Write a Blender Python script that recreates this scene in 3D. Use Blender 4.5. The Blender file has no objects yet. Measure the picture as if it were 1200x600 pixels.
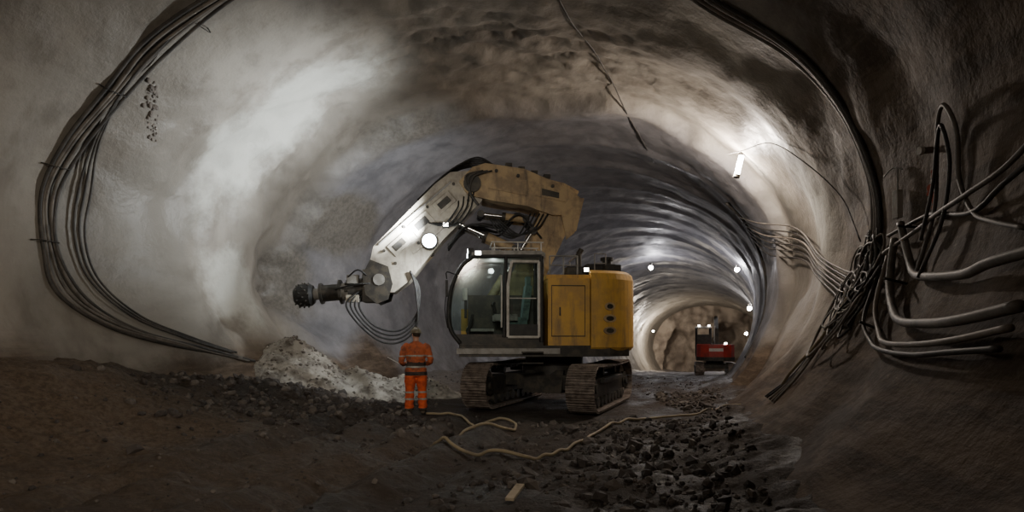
import bpy, math, random
from mathutils import Vector, Matrix, noise
random.seed(7)
scene = bpy.context.scene
V = Vector
def N(x, y, z): return noise.noise(V((x, y, z)))
def sm(a, b, x):
    t = max(0.0, min(1.0, (x-a)/(b-a))); return t*t*(3-2*t)
def gs(x, c, w): return math.exp(-((x-c)/w)**2)

# ------------------------------------------------------------ materials
def new_mat(name):
    m = bpy.data.materials.new(name); m.use_nodes = True
    nt = m.node_tree; b = nt.nodes['Principled BSDF']
    return m, nt, b
def nnode(nt, t, **kw):
    n = nt.nodes.new(t)
    for k, v in kw.items():
        if k in n.inputs: n.inputs[k].default_value = v
        else: setattr(n, k, v)
    return n
def mix(nt, fac, a, b):
    n = nt.nodes.new('ShaderNodeMix'); n.data_type = 'RGBA'
    if isinstance(fac, (int, float)): n.inputs[0].default_value = fac
    else: nt.links.new(fac, n.inputs[0])
    for i, c in ((6, a), (7, b)):
        if isinstance(c, tuple): n.inputs[i].default_value = (*c[:3], 1)
        else: nt.links.new(c, n.inputs[i])
    return n.outputs[2]
def mapr(nt, v, a, b, c=0.0, d=1.0):
    n = nt.nodes.new('ShaderNodeMapRange'); n.interpolation_type = 'SMOOTHSTEP'
    nt.links.new(v, n.inputs[0])
    n.inputs[1].default_value = a; n.inputs[2].default_value = b
    n.inputs[3].default_value = c; n.inputs[4].default_value = d
    return n.outputs[0]
def mat(name, c1, c2=None, scale=3.0, rough=0.6, metal=0.0, bump=0.0, lo=0.4, hi=0.65, bscale=None, spec=0.5, dirt=0.0):
    m, nt, b = new_mat(name)
    tc = nnode(nt, 'ShaderNodeTexCoord')
    if c2 is None: c2 = tuple(x*0.75 for x in c1)
    no = nnode(nt, 'ShaderNodeTexNoise', Scale=scale, Detail=6.0, Roughness=0.65)
    nt.links.new(tc.outputs['Object'], no.inputs['Vector'])
    f = mapr(nt, no.outputs[0], lo, hi)
    col = mix(nt, f, c1, c2)
    if dirt:
        mp = nnode(nt, 'ShaderNodeMapping'); mp.inputs['Scale'].default_value = (5, 5, .8)
        nt.links.new(tc.outputs['Object'], mp.inputs[0])
        n3 = nnode(nt, 'ShaderNodeTexNoise', Scale=1.2, Detail=7.0, Roughness=0.7)
        nt.links.new(mp.outputs[0], n3.inputs['Vector'])
        col = mix(nt, mapr(nt, n3.outputs[0], .48, .75, 0, dirt), col, (0.13, 0.10, 0.075))
    nt.links.new(col, b.inputs['Base Color'])
    b.inputs['Roughness'].default_value = rough
    b.inputs['Metallic'].default_value = metal
    b.inputs['Specular IOR Level'].default_value = spec
    if bump:
        n2 = nnode(nt, 'ShaderNodeTexNoise', Scale=bscale or scale*6, Detail=5.0)
        nt.links.new(tc.outputs['Object'], n2.inputs['Vector'])
        bp = nnode(nt, 'ShaderNodeBump', Strength=bump, Distance=0.03)
        nt.links.new(n2.outputs[0], bp.inputs['Height'])
        nt.links.new(bp.outputs[0], b.inputs['Normal'])
    return m
def emis(name, col, s):
    m, nt, b = new_mat(name)
    b.inputs['Base Color'].default_value = (*col, 1)
    b.inputs['Emission Color'].default_value = (*col, 1)
    b.inputs['Emission Strength'].default_value = s
    return m

M_yel = mat('yellow_paint', (0.64, 0.37, 0.07), (0.47, 0.28, 0.075), 2.2, 0.55, bump=0.05, dirt=.7)
M_boom = mat('dusty_boom_paint', (0.50, 0.365, 0.20), (0.29, 0.21, 0.125), 3.0, 0.6, bump=0.15, dirt=.9)
M_stick = mat('pale_arm_paint', (0.46, 0.42, 0.34), (0.28, 0.25, 0.21), 2.5, 0.55, bump=0.1, dirt=.8)
M_dark = mat('dark_steel', (0.035, 0.033, 0.03), (0.075, 0.065, 0.05), 5, 0.55, 0.3, bump=0.1)
M_black = mat('black_rubber', (0.012, 0.012, 0.012), (0.03, 0.028, 0.025), 6, 0.6)
M_track = mat('muddy_track_steel', (0.24, 0.20, 0.17), (0.11, 0.085, 0.07), 7, 0.55, 0.25, bump=0.3)
M_chrome = mat('chrome_rod', (0.7, 0.7, 0.7), (0.55, 0.55, 0.55), 5, 0.18, 1.0)
M_grey = mat('grey_paint', (0.30, 0.29, 0.27), (0.18, 0.17, 0.15), 4, 0.5, bump=0.05)
M_white = mat('white_paint', (0.6, 0.58, 0.54), (0.42, 0.4, 0.36), 4, 0.5)
M_seat = mat('seat_fabric', (0.16, 0.24, 0.22), (0.08, 0.12, 0.12), 8, 0.8)
M_red = mat('red_paint', (0.45, 0.03, 0.02), (0.25, 0.03, 0.02), 3, 0.45)
M_hose = mat('grey_hose', (0.19, 0.17, 0.147), (0.095, 0.084, 0.072), 3, 0.6)
M_hose2 = mat('dusty_hose', (0.25, 0.215, 0.18), (0.14, 0.12, 0.10), 3, 0.6)
M_cable = mat('black_cable', (0.035, 0.032, 0.029), (0.08, 0.07, 0.06), 3, 0.6)
M_yhose = mat('ochre_hose', (0.36, 0.29, 0.18), (0.22, 0.18, 0.12), 2.5, 0.6)
M_lamp = emis('lamp_glow', (1.0, 0.98, 0.93), 90)
M_lampc = emis('cool_lamp_glow', (0.9, 0.97, 1.0), 45)
M_lamps = emis('small_lamp_glow', (1.0, 0.96, 0.88), 15)
M_orange = mat('hi_vis_orange', (0.78, 0.12, 0.03), (0.50, 0.08, 0.03), 9, 0.8, bump=0.2)
M_jacket = mat('soiled_orange_jacket', (0.50, 0.12, 0.045), (0.20, 0.065, 0.035), 7, 0.85, bump=0.2)
M_refl = mat('reflective_tape', (0.36, 0.36, 0.32), (0.26, 0.25, 0.22), 12, 0.5)
M_navy = mat('dark_cloth', (0.035, 0.03, 0.03), (0.07, 0.05, 0.04), 9, 0.9)
M_skin = mat('skin', (0.50, 0.28, 0.19), (0.42, 0.22, 0.15), 15, 0.55)
M_boot = mat('muddy_boots', (0.05, 0.04, 0.03), (0.11, 0.085, 0.06), 10, 0.8)
M_helm = mat('helmet_shell', (0.17, 0.14, 0.09), (0.10, 0.085, 0.055), 8, 0.45)
M_hair = mat('hair', (0.04, 0.025, 0.015), None, 30, 0.8)
M_wood = mat('weathered_wood', (0.50, 0.42, 0.30), (0.32, 0.25, 0.17), 6, 0.8, bump=0.2)
M_eye = mat('eye', (0.6, 0.6, 0.58), (0.6, 0.6, 0.58), 6, 0.3)
M_rpaint = mat('red_marker_paint', (0.40, 0.075, 0.035), (0.30, 0.07, 0.04), 12, 0.8)
M_rockl = mat('pale_rock', (0.36, 0.34, 0.30), (0.15, 0.135, 0.115), 2.5, 0.85, bump=0.5, bscale=14)
M_rockd = mat('dark_rock', (0.075, 0.062, 0.055), (0.035, 0.029, 0.026), 4, 0.75, bump=0.5, bscale=12)
M_rockm = mat('grey_rock', (0.15, 0.128, 0.11), (0.08, 0.067, 0.058), 4, 0.75, bump=0.5, bscale=12)

def glass_mat():
    m = bpy.data.materials.new('cab_glass'); m.use_nodes = True
    nt = m.node_tree; nt.nodes.clear()
    o = nnode(nt, 'ShaderNodeOutputMaterial')
    t = nnode(nt, 'ShaderNodeBsdfTransparent'); t.inputs[0].default_value = (0.78, 0.88, 0.86, 1)
    g = nnode(nt, 'ShaderNodeBsdfGlossy'); g.inputs['Roughness'].default_value = 0.08
    mx = nnode(nt, 'ShaderNodeMixShader'); mx.inputs[0].default_value = 0.12
    nt.links.new(t.outputs[0], mx.inputs[1]); nt.links.new(g.outputs[0], mx.inputs[2])
    nt.links.new(mx.outputs[0], o.inputs[0]); return m
M_glass = glass_mat()

# ------------------------------------------------------------ mesh builder
def catmull(pts, n=8):
    pts = [V(p) for p in pts]
    if len(pts) < 3: return pts
    P = [2*pts[0]-pts[1]]+pts+[2*pts[-1]-pts[-2]]
    out = []
    for i in range(1, len(P)-2):
        a, b, c, d = P[i-1:i+3]
        for k in range(n):
            t = k/n
            out.append(0.5*((2*b)+(c-a)*t+(2*a-5*b+4*c-d)*t*t+(3*b-a-3*c+d)*t**3))
    out.append(P[-2]); return out
class MB:
    def __init__(s): s.v=[]; s.f=[]; s.m=[]; s.s=[]; s.mats=[]
    def mi(s, m):
        if m not in s.mats: s.mats.append(m)
        return s.mats.index(m)
    def add(s, vs, fs, m, smooth=False):
        o = len(s.v); s.v += [V(v) for v in vs]; k = s.mi(m)
        for f in fs:
            s.f.append([i+o for i in f]); s.m.append(k); s.s.append(smooth)
    def box(s, c, sz, m, R=None):
        c = V(c); hx, hy, hz = sz[0]/2, sz[1]/2, sz[2]/2
        vs = []
        for x, y, z in ((-1,-1,-1),(1,-1,-1),(1,1,-1),(-1,1,-1),(-1,-1,1),(1,-1,1),(1,1,1),(-1,1,1)):
            p = V((x*hx, y*hy, z*hz))
            if R: p = R @ p
            vs.append(c+p)
        s.add(vs, [(0,3,2,1),(4,5,6,7),(0,1,5,4),(1,2,6,5),(2,3,7,6),(3,0,4,7)], m)
    def prism(s, prof, y0, y1, m, axis='y', smooth=False):
        n = len(prof)
        if axis == 'y': vs = [(p[0], y0, p[1]) for p in prof]+[(p[0], y1, p[1]) for p in prof]
        else: vs = [(p[0], p[1], y0) for p in prof]+[(p[0], p[1], y1) for p in prof]
        fs = [(i, (i+1) % n, n+(i+1) % n, n+i) for i in range(n)]
        s.add(vs, fs, m, smooth)
        s.add(vs, [tuple(range(n))[::-1], tuple(range(n, 2*n))], m)
    def cyl(s, p0, p1, r0, m, r1=None, seg=16, smooth=True, caps=True):
        p0, p1 = V(p0), V(p1); r1 = r0 if r1 is None else r1
        d = (p1-p0).normalized(); u = d.orthogonal().normalized(); w = d.cross(u)
        vs = []
        for p, r in ((p0, r0), (p1, r1)):
            for i in range(seg):
                a = 2*math.pi*i/seg; vs.append(p+(u*math.cos(a)+w*math.sin(a))*r)
        s.add(vs, [(i, (i+1) % seg, seg+(i+1) % seg, seg+i) for i in range(seg)], m, smooth)
        if caps: s.add(vs, [tuple(range(seg))[::-1], tuple(range(seg, 2*seg))], m)
    def tube(s, pts, r, m, seg=8, n=8, smooth=True, rs=None, ell=None):
        sp = catmull(pts, n) if n > 1 else [V(p) for p in pts]
        L = len(sp); vs = []
        t0 = (sp[1]-sp[0]).normalized(); u = t0.orthogonal().normalized()
        for i, p in enumerate(sp):
            t = (sp[min(i+1, L-1)]-sp[max(i-1, 0)])
            t = t.normalized() if t.length > 1e-9 else t0
            u = (u-t*u.dot(t)); u = u.normalized() if u.length > 1e-6 else t.orthogonal().normalized()
            w = t.cross(u); rr = r
            if rs:
                q = i/(L-1)*(len(rs)-1); j = min(int(q), len(rs)-2); rr = rs[j]+(rs[j+1]-rs[j])*(q-j)
            for k in range(seg):
                a = 2*math.pi*k/seg; vs.append(p+(u*math.cos(a)+w*math.sin(a))*rr)
        fs = [(i*seg+k, i*seg+(k+1) % seg, (i+1)*seg+(k+1) % seg, (i+1)*seg+k) for i in range(L-1) for k in range(seg)]
        fs += [tuple(range(seg))[::-1], tuple(range((L-1)*seg, L*seg))]
        s.add(vs, fs, m, smooth)
    def sphere(s, c, r, m, nu=16, nv=10, smooth=True, cut=None, R=None):
        c = V(c); r = (r, r, r) if isinstance(r, (int, float)) else r
        vs = []; 
        for j in range(nv+1):
            th = math.pi*j/nv*(cut if cut else 1.0)
            for i in range(nu):
                a = 2*math.pi*i/nu
                p = V((r[0]*math.sin(th)*math.cos(a), r[1]*math.sin(th)*math.sin(a), r[2]*math.cos(th)))
                if R: p = R @ p
                vs.append(c+p)
        s.add(vs, [(j*nu+i, (j+1)*nu+i, (j+1)*nu+(i+1) % nu, j*nu+(i+1) % nu) for j in range(nv) for i in range(nu)], m, smooth)
    def loft(s, rings, m, smooth=True, seg=20):
        vs = []
        for (cx, cy, cz, rx, ry) in rings:
            for k in range(seg):
                a = 2*math.pi*k/seg; vs.append((cx+rx*math.cos(a), cy+ry*math.sin(a), cz))
        L = len(rings)
        fs = [(i*seg+k, i*seg+(k+1) % seg, (i+1)*seg+(k+1) % seg, (i+1)*seg+k) for i in range(L-1) for k in range(seg)]
        fs += [tuple(range(seg))[::-1], tuple(range((L-1)*seg, L*seg))]
        s.add(vs, fs, m, smooth)
    def build(s, name, parent=None, bevel=0.0, loc=None, rot=None):
        me = bpy.data.meshes.new(name); me.from_pydata(s.v, [], s.f)
        for m in s.mats: me.materials.append(m)
        me.polygons.foreach_set('material_index', s.m)
        me.polygons.foreach_set('use_smooth', s.s); me.update()
        ob = bpy.data.objects.new(name, me); scene.collection.objects.link(ob)
        if parent: ob.parent = parent
        if loc: ob.location = loc
        if rot: ob.rotation_euler = rot
        if bevel:
            b = ob.modifiers.new('bevel', 'BEVEL'); b.width = bevel; b.segments = 2
            b.limit_method = 'ANGLE'; b.angle_limit = math.radians(50)
        return ob
def empty(name, loc, rotz=0, parent=None, sc=1.0):
    e = bpy.data.objects.new(name, None); scene.collection.objects.link(e)
    e.location = loc; e.rotation_euler = (0, 0, rotz); e.empty_display_size = 0.3; e.scale = (sc, sc, sc)
    if parent: e.parent = parent
    return e
def light(name, kind, loc, energy, col, parent=None, target=None, size=0.1, spot=None, blend=0.6, sizey=None):
    l = bpy.data.lights.new(name, kind); l.energy = energy; l.color = col
    if kind == 'AREA':
        l.size = size
        if sizey: l.shape = 'RECTANGLE'; l.size_y = sizey
    else: l.shadow_soft_size = size
    if kind == 'SPOT': l.spot_size = math.radians(spot); l.spot_blend = blend
    o = bpy.data.objects.new(name, l); scene.collection.objects.link(o); o.location = loc
    if parent: o.parent = parent
    if target is not None:
        o.rotation_euler = (V(target)-V(loc)).to_track_quat('-Z', 'Y').to_euler()
    return o

# ------------------------------------------------------------ tunnel geometry
HC, W0, HU = 3.4, 7.1, 4.9
def axis(y):
    if y <= 0: return -4.0+0.25*y
    if y < 45: return -4.0+0.25*y+0.00229*y*y
    return 11.887+0.456*(y-45)
def fd(y): return -2.75*sm(19, 78, y) if y > 19 else 0.0
def bl(y): return 4.79+1.3*sm(14, 20, y)
YEND = 70.0
def disp(y, phi):
    c, s = math.cos(phi), math.sin(phi)
    x = 7*c; z = 5*s
    far = sm(17, 20, y)
    d = (0.20-.1*far)*N(x*.22+3, y*.22, z*.25)+(0.10-.05*far)*N(x*.55, y*.5+9, z*.6)+0.035*N(x*1.6, y*1.5, z*1.6+4)+0.015*N(x*4, y*4, z*4)
    deg = math.degrees(phi)
    d += (0.06-.04*far)*math.sin(y*1.9+0.6*N(x*.3, y*.3, z*.3)*4)*sm(4, 8, y)
    e = y+0.9*N(x*.35+20, 0, z*.35)+0.3*N(x*1.2, 3, z*1.2)
    d -= 0.40*sm(16.3, 16.9, e)
    rr = gs(y, 13.6, 2.3)*gs(deg, 92, 28)
    d += rr*(0.34*abs(N(x*.9, y*1.9, z*.9))+0.28*abs(N(x*2.0, y*4.0, z*2.4))+.14*abs(N(x*5, y*8, z*5)))
    r2 = gs(y, 14.5, 1.8)*gs(deg, 148, 22)
    d += r2*(0.40*abs(N(x*.8+5, y*1.6, z*.8))+.15*abs(N(x*2.2, y*3, z*2.2)))
    if y > 18:
        t = ((y-18) % 2.5)/2.5
        d -= 0.10*max(0, 1-abs(t-0.5)*6)
    pk = gs(y, 16.9, 1.3)*gs(deg, 183, 17)
    d += 0.9*pk + pk*0.3*N(x*1.5, y*2.2, z*2)
    return d
def wall(y, phi, off=0.0):
    c, s = math.cos(phi), math.sin(phi)
    d = disp(y, phi)-off
    H = HU if s >= 0 else bl(y)
    return V((axis(y)+(W0+d)*c, y, fd(y)+HC+(H+d)*s))
def wz(y, side, z, off=0.06):
    zz = z-fd(y)-HC
    H = HU if zz >= 0 else bl(y)
    a = math.asin(max(-1, min(1, zz/H)))
    return wall(y, a if side > 0 else math.pi-a, off)

def lining_mat():
    m, nt, b = new_mat('sprayed_concrete')
    tc = nnode(nt, 'ShaderNodeTexCoord'); P = tc.outputs['Object']
    at = nnode(nt, 'ShaderNodeVertexColor'); at.layer_name = 'stain_and_tint'
    sp = nnode(nt, 'ShaderNodeSeparateColor'); nt.links.new(at.outputs[0], sp.inputs[0])
    def nz(scale, det=6, ro=0.6, vec=None, dist=0.0):
        n = nnode(nt, 'ShaderNodeTexNoise', Scale=scale, Detail=float(det), Roughness=ro, Distortion=dist)
        nt.links.new(vec or P, n.inputs['Vector']); return n.outputs[0]
    mp = nnode(nt, 'ShaderNodeMapping'); mp.inputs['Scale'].default_value = (1.3, 1.3, 0.16)
    nt.links.new(P, mp.inputs[0])
    mp2 = nnode(nt, 'ShaderNodeMapping'); mp2.inputs['Scale'].default_value = (1.0, 0.22, 2.2); mp2.inputs['Rotation'].default_value = (0.25, 0, 0)
    nt.links.new(P, mp2.inputs[0])
    big = nz(0.28, 7, 0.6, dist=0.6); mid = nz(1.3, 6, 0.65); st = nz(1.0, 5, 0.6, mp.outputs[0]); fine = nz(9, 4, 0.7)
    al = nz(1.3, 7, 0.7, mp2.outputs[0])
    col = mix(nt, mapr(nt, big, 0.38, 0.66), (0.22, 0.20, 0.172), (0.335, 0.31, 0.27))
    col = mix(nt, mapr(nt, mid, 0.55, 0.75, 0, 0.45), col, (0.14, 0.125, 0.107))
    col = mix(nt, mapr(nt, st, 0.50, 0.70, 0, 0.5), col, (0.14, 0.118, 0.096))
    def breakup(ch, lo=0.3, hi=0.6, k=0.5):
        a = nnode(nt, 'ShaderNodeMath', operation='MULTIPLY_ADD'); nt.links.new(mid, a.inputs[0])
        a.inputs[1].default_value = k; 
        nt.links.new(ch, a.inputs[2])
        return mapr(nt, a.outputs[0], lo+k*0.5, hi+k*0.5)
    col = mix(nt, sp.outputs[2], col, mix(nt, mapr(nt, mid, .35, .7), (0.225, 0.22, 0.23), (0.14, 0.138, 0.148)))
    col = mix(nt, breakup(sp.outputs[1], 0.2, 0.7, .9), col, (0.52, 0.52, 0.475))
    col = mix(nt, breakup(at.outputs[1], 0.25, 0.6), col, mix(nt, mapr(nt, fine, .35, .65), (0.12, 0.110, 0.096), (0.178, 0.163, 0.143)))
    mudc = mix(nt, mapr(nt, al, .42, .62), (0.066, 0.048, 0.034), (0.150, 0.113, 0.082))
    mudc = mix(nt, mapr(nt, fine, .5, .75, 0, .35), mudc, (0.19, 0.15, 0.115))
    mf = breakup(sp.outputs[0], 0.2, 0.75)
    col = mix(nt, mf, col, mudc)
    nt.links.new(col, b.inputs['Base Color'])
    rg = nnode(nt, 'ShaderNodeMix'); rg.data_type = 'FLOAT'
    nt.links.new(mf, rg.inputs[0]); nt.links.new(mapr(nt, big, 0.4, 0.6, 0.42, 0.78), rg.inputs[2]); rg.inputs[3].default_value = .80
    nt.links.new(rg.outputs[0], b.inputs['Roughness'])
    nt.links.new(mapr(nt, mf, 0, 1, .32, .15), b.inputs['Specular IOR Level'])
    b1 = nnode(nt, 'ShaderNodeBump', Strength=0.5, Distance=0.12); nt.links.new(mid, b1.inputs['Height'])
    b2 = nnode(nt, 'ShaderNodeBump', Strength=0.3, Distance=0.015); nt.links.new(nz(14, 6, 0.7), b2.inputs['Height'])
    nt.links.new(b1.outputs[0], b2.inputs['Normal']); nt.links.new(b2.outputs[0], b.inputs['Normal'])
    return m
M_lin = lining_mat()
def stain_and_tint(y, phi):  # masks: mud, pale tint with painted-in light, blue tint, dark patches
    x, z = 7*math.cos(phi), 5*math.sin(phi); deg = math.degrees(phi)
    right = sm(65, 25, deg)
    h = HC+(HU if z > 0 else bl(y))*math.sin(phi)
    mud = sm(2.4, 0.2, h+0.9*N(x*.5, y*.5, 2))*0.9*(1-.6*sm(18, 22, y))
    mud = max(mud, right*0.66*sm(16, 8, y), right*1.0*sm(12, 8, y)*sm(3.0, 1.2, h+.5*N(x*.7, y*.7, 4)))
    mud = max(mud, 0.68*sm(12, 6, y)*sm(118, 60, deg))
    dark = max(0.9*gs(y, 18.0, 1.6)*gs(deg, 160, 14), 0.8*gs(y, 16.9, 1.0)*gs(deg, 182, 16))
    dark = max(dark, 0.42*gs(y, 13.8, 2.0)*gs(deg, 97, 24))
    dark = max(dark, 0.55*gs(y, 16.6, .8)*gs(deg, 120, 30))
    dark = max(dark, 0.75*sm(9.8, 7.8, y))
    pale_lit = gs(y, 13.9+1.3*N(0, 0, deg*.06), 1.05)*gs(deg, 140, 27)*0.98  # pale shotcrete swash; wet lamp-lit sheen is painted into its colour
    pale_lit = max(pale_lit, 0.7*gs(y, 14.6, 1.1)*gs(deg, 188, 16))  # wall brightened by the work lamps, painted in as a paler tint
    pale_lit = max(pale_lit, 0.6*gs(y, 12.8, 1.4)*gs(deg, 12, 26))  # streak of lamp light on the right wall, painted into the colour
    blue = sm(16.2, 17.2, y+0.9*N(x*.35+20, 0, z*.35))*sm(62, 52, y)
    return (mud, pale_lit, blue, dark)
def build_lining():
    ys = [-9+0.25*i for i in range(60)]; y = ys[-1]
    while y < 24: y += 0.14; ys.append(y)
    while y < YEND+4: y += 0.24; ys.append(y)
    NA = 240; A0, A1 = math.radians(-52), math.radians(232)
    ph = [A0+(A1-A0)*i/(NA-1) for i in range(NA)]
    G = [[wall(y, p) for p in ph] for y in ys]; S = [[stain_and_tint(y, p) for p in ph] for y in ys]
    NO = []
    for i in range(len(ys)):
        row = []
        for j in range(NA):
            a = G[min(i+1, len(ys)-1)][j]-G[max(i-1, 0)][j]; b = G[i][min(j+1, NA-1)]-G[i][max(j-1, 0)]
            row.append(a.cross(b).normalized())
        NO.append(row)
    k1 = min(range(NA), key=lambda k: abs(ph[k]-math.radians(48)))
    k2 = min(range(NA), key=lambda k: abs(ph[k]-math.radians(132)))
    for name, a, b in (('wall_right', 0, k1), ('ceiling', k1, k2), ('wall_left', k2, NA-1)):
        n = b-a+1; vs = []; no = []; sc = []
        for i in range(len(ys)):
            vs += [G[i][j] for j in range(a, b+1)]; no += [NO[i][j] for j in range(a, b+1)]; sc += [S[i][j] for j in range(a, b+1)]
        fs = [(i*n+j, (i+1)*n+j, (i+1)*n+j+1, i*n+j+1) for i in range(len(ys)-1) for j in range(n-1)]
        me = bpy.data.meshes.new(name); me.from_pydata([v[:] for v in vs], [], fs)
        me.materials.append(M_lin)
        me.polygons.foreach_set('use_smooth', [True]*len(fs))
        ca = me.color_attributes.new('stain_and_tint', 'FLOAT_COLOR', 'POINT')
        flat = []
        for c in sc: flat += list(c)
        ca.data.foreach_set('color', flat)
        me.update()
        f0 = me.polygons[0].normal.dot(no[0])
        if f0 < 0: no = [-q for q in no]
        me.normals_split_custom_set_from_vertices([q[:] for q in no])
        ob = bpy.data.objects.new(name, me); scene.collection.objects.link(ob)
build_lining()

def build_far():
    M = mat('raw_rock_face', (0.44, 0.37, 0.30), (0.24, 0.195, 0.155), 0.5, 0.8, bump=0.6, bscale=2.5)
    nx, nz = 100, 64; vs = []; fs = []
    y0 = YEND; ax = axis(y0); z0 = fd(y0)
    for j in range(nz+1):
        for i in range(nx+1):
            u = -8+16*i/nx; w = -0.8+10.0*j/nz
            q = ((u-2.4)/2.9)**2+((max(w, 0)-0)/5.6)**2
            q += 0.25*N(u*.6, w*.6, 3)
            rec = 3.5*sm(1.12, 0.9, q)
            q2 = ((u+3.6)/1.9)**2+(max(w, 0)/5.0)**2+0.25*N(u*.8, w*.8, 9)
            rec = max(rec, 2.5*sm(1.15, 0.9, q2))
            y = y0+rec+0.7*N(u*.5, w*.5, 0)+0.4*N(u*1.3, w*1.3, 5)
            vs.append((ax+u, y, z0+w))
    fs = [(j*(nx+1)+i, j*(nx+1)+i+1, (j+1)*(nx+1)+i+1, (j+1)*(nx+1)+i) for j in range(nz) for i in range(nx)]
    b = MB(); b.add(vs, fs, M, True); b.build('wall_back')
build_far()

# ------------------------------------------------------------ floor
CX, CY = 1.0, 14.2
def rutmask(x, y):
    return sm(-4.2, -3.4, x-axis(y)+0.0)*sm(3.2, 2.2, x-axis(y))*sm(13, 11, y)
def fh(x, y):
    u = x-axis(y); z = fd(y)
    n = 0.09*N(x*.5, y*.5, 1)+0.07*N(x*1.4, y*1.4, 5)+0.05*N(x*3.7, y*3.7, 8)+0.03*N(x*8, y*8, 2)
    n += 0.09*abs(N(x*2.2, y*2.2, 12))*sm(1.5, 3.0, u)
    heap = math.exp(-(((x+4.2)/2.6)**2+((y-12.6)/1.7)**2))
    n += heap*(0.22*abs(N(x*2.0, y*2.0, 40))+.13*abs(N(x*5.0, y*5.0, 41)))
    L = sm(-3.0, -6.6, u+0.7*N(x*.4, y*.4, 30))
    z += L*(0.85*sm(15.5, 9.0, y)+0.42)
    n *= 1+.5*L
    z += 0.25*sm(3.9, 5.6, u)*sm(26, 18, y)
    z += 0.14*heap
    z += 0.15*math.exp(-(((x+5.0)/1.5)**2+((y-10.6)/1.8)**2))
    rm = rutmask(x, y)
    if rm > 0:
        s = u+0.15*N(0, y*.3, 4)
        z -= rm*(0.15*gs(s, -1.9, .24)+0.15*gs(s, 0.3, .24)+0.10*gs(s, -.8, .18)+0.08*gs(s, 1.3, .18))
        z += rm*(0.09*gs(s, -1.4, .2)+0.08*gs(s, .8, .2)+.08*gs(s, -2.4, .2)+.06*gs(s, -.2, .16))
        z += rm*0.04*math.sin(y*20)*(gs(s, -1.9, .28)+gs(s, .3, .28))
    d = math.exp(-(((x-CX)/2.9)**4+((y-CY)/3.1)**4)); 
    d = max(d, math.exp(-(((x+2.0)/.5)**4+((y-12.44)/.5)**4)))
    d2 = math.exp(-(((x-9.5)/1.6)**4+((y-28.0)/2)**4))
    z = z*(1-d)+(-0.02+0.015*N(x*5, y*5, 3))*d
    z = (z+n*(1-d))*(1-d2)+(fd(28.0)-0.01)*d2
    return z
def floor_mat():
    m, nt, b = new_mat('churned_mud')
    tc = nnode(nt, 'ShaderNodeTexCoord'); P = tc.outputs['Object']
    at = nnode(nt, 'ShaderNodeVertexColor'); at.layer_name = 'stain_and_tint'
    sp = nnode(nt, 'ShaderNodeSeparateColor'); nt.links.new(at.outputs[0], sp.inputs[0])
    def nz(s, d=6, r=.65):
        n = nnode(nt, 'ShaderNodeTexNoise', Scale=s, Detail=float(d), Roughness=r); nt.links.new(P, n.inputs['Vector']); return n.outputs[0]
    a, f = nz(0.9), nz(12, 5, .75)
    col = mix(nt, mapr(nt, a, .35, .65), (0.032, 0.025, 0.020), (0.074, 0.057, 0.045))
    col = mix(nt, mapr(nt, f, .5, .72, 0, .55), col, (0.13, 0.105, 0.085))
    col = mix(nt, sp.outputs[0], col, mix(nt, mapr(nt, f, .35, .65), (0.10, 0.070, 0.046), (0.20, 0.148, 0.104)))
    col = mix(nt, sp.outputs[1], col, mix(nt, mapr(nt, f, .35, .65), (0.20, 0.18, 0.165), (0.30, 0.28, 0.265)))
    nt.links.new(col, b.inputs['Base Color'])
    nt.links.new(mapr(nt, a, .35, .65, .42, .88), b.inputs['Roughness'])
    b.inputs['Specular IOR Level'].default_value = 0.35
    b1 = nnode(nt, 'ShaderNodeBump', Strength=1.0, Distance=0.10); nt.links.new(nz(5, 8, .7), b1.inputs['Height'])
    b2 = nnode(nt, 'ShaderNodeBump', Strength=0.8, Distance=0.03); nt.links.new(nz(26, 5, .75), b2.inputs['Height'])
    nt.links.new(b1.outputs[0], b2.inputs['Normal']); nt.links.new(b2.outputs[0], b.inputs['Normal'])
    return m
def build_floor():
    ys = [-9+0.5*i for i in range(24)]; y = ys[-1]
    while y < 17: y += 0.06; ys.append(y)
    while y < YEND+3: y += 0.35; ys.append(y)
    us = [-7.2+14.3*i/210 for i in range(211)]
    vs = []; sc = []
    for y in ys:
        for u in us:
            x = axis(y)+u; vs.append((x, y, fh(x, y)))
            br = sm(-2.0, -4.0, u+0.8*N(x*.6, y*.6, 77))*sm(12.5, 8.5, y)+0.5*gs(y, 7, 2.2)*sm(-3.6, -3, u)*sm(1.2, 0, u)
            pl = sm(26, 30, y)+0.15*sm(3.5, 5.5, u)*sm(17, 22, y)+.8*sm(-1.5, -3.5, u)*sm(15, 18, y)
            sc += [min(1, br), min(1, pl), 0, 1]
    n = len(us)
    fs = [(i*n+j, i*n+j+1, (i+1)*n+j+1, (i+1)*n+j) for i in range(len(ys)-1) for j in range(n-1)]
    b = MB(); b.add(vs, fs, floor_mat(), True); ob = b.build('floor')
    ca = ob.data.color_attributes.new('stain_and_tint', 'FLOAT_COLOR', 'POINT'); ca.data.foreach_set('color', sc)
build_floor()

import bmesh
bm = bmesh.new(); bmesh.ops.create_icosphere(bm, subdivisions=1, radius=1.0)
ICO_V = [v.co.copy() for v in bm.verts]; ICO_F = [tuple(v.index for v in f.verts) for f in bm.faces]; bm.free()
def stone(b, c, r, m):
    R = Matrix.Rotation(random.uniform(0, 6.28), 3, 'Z') @ Matrix.Rotation(random.uniform(0, 3), 3, 'X')
    s = V((random.uniform(.7, 1.3), random.uniform(.7, 1.2), random.uniform(.5, .9)))
    vs = []
    for v in ICO_V:
        q = v*random.uniform(.78, 1.15); q = V((q.x*s.x, q.y*s.y, q.z*s.z)); vs.append(V(c)+(R @ q)*r)
    b.add(vs, ICO_F, m)

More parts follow.
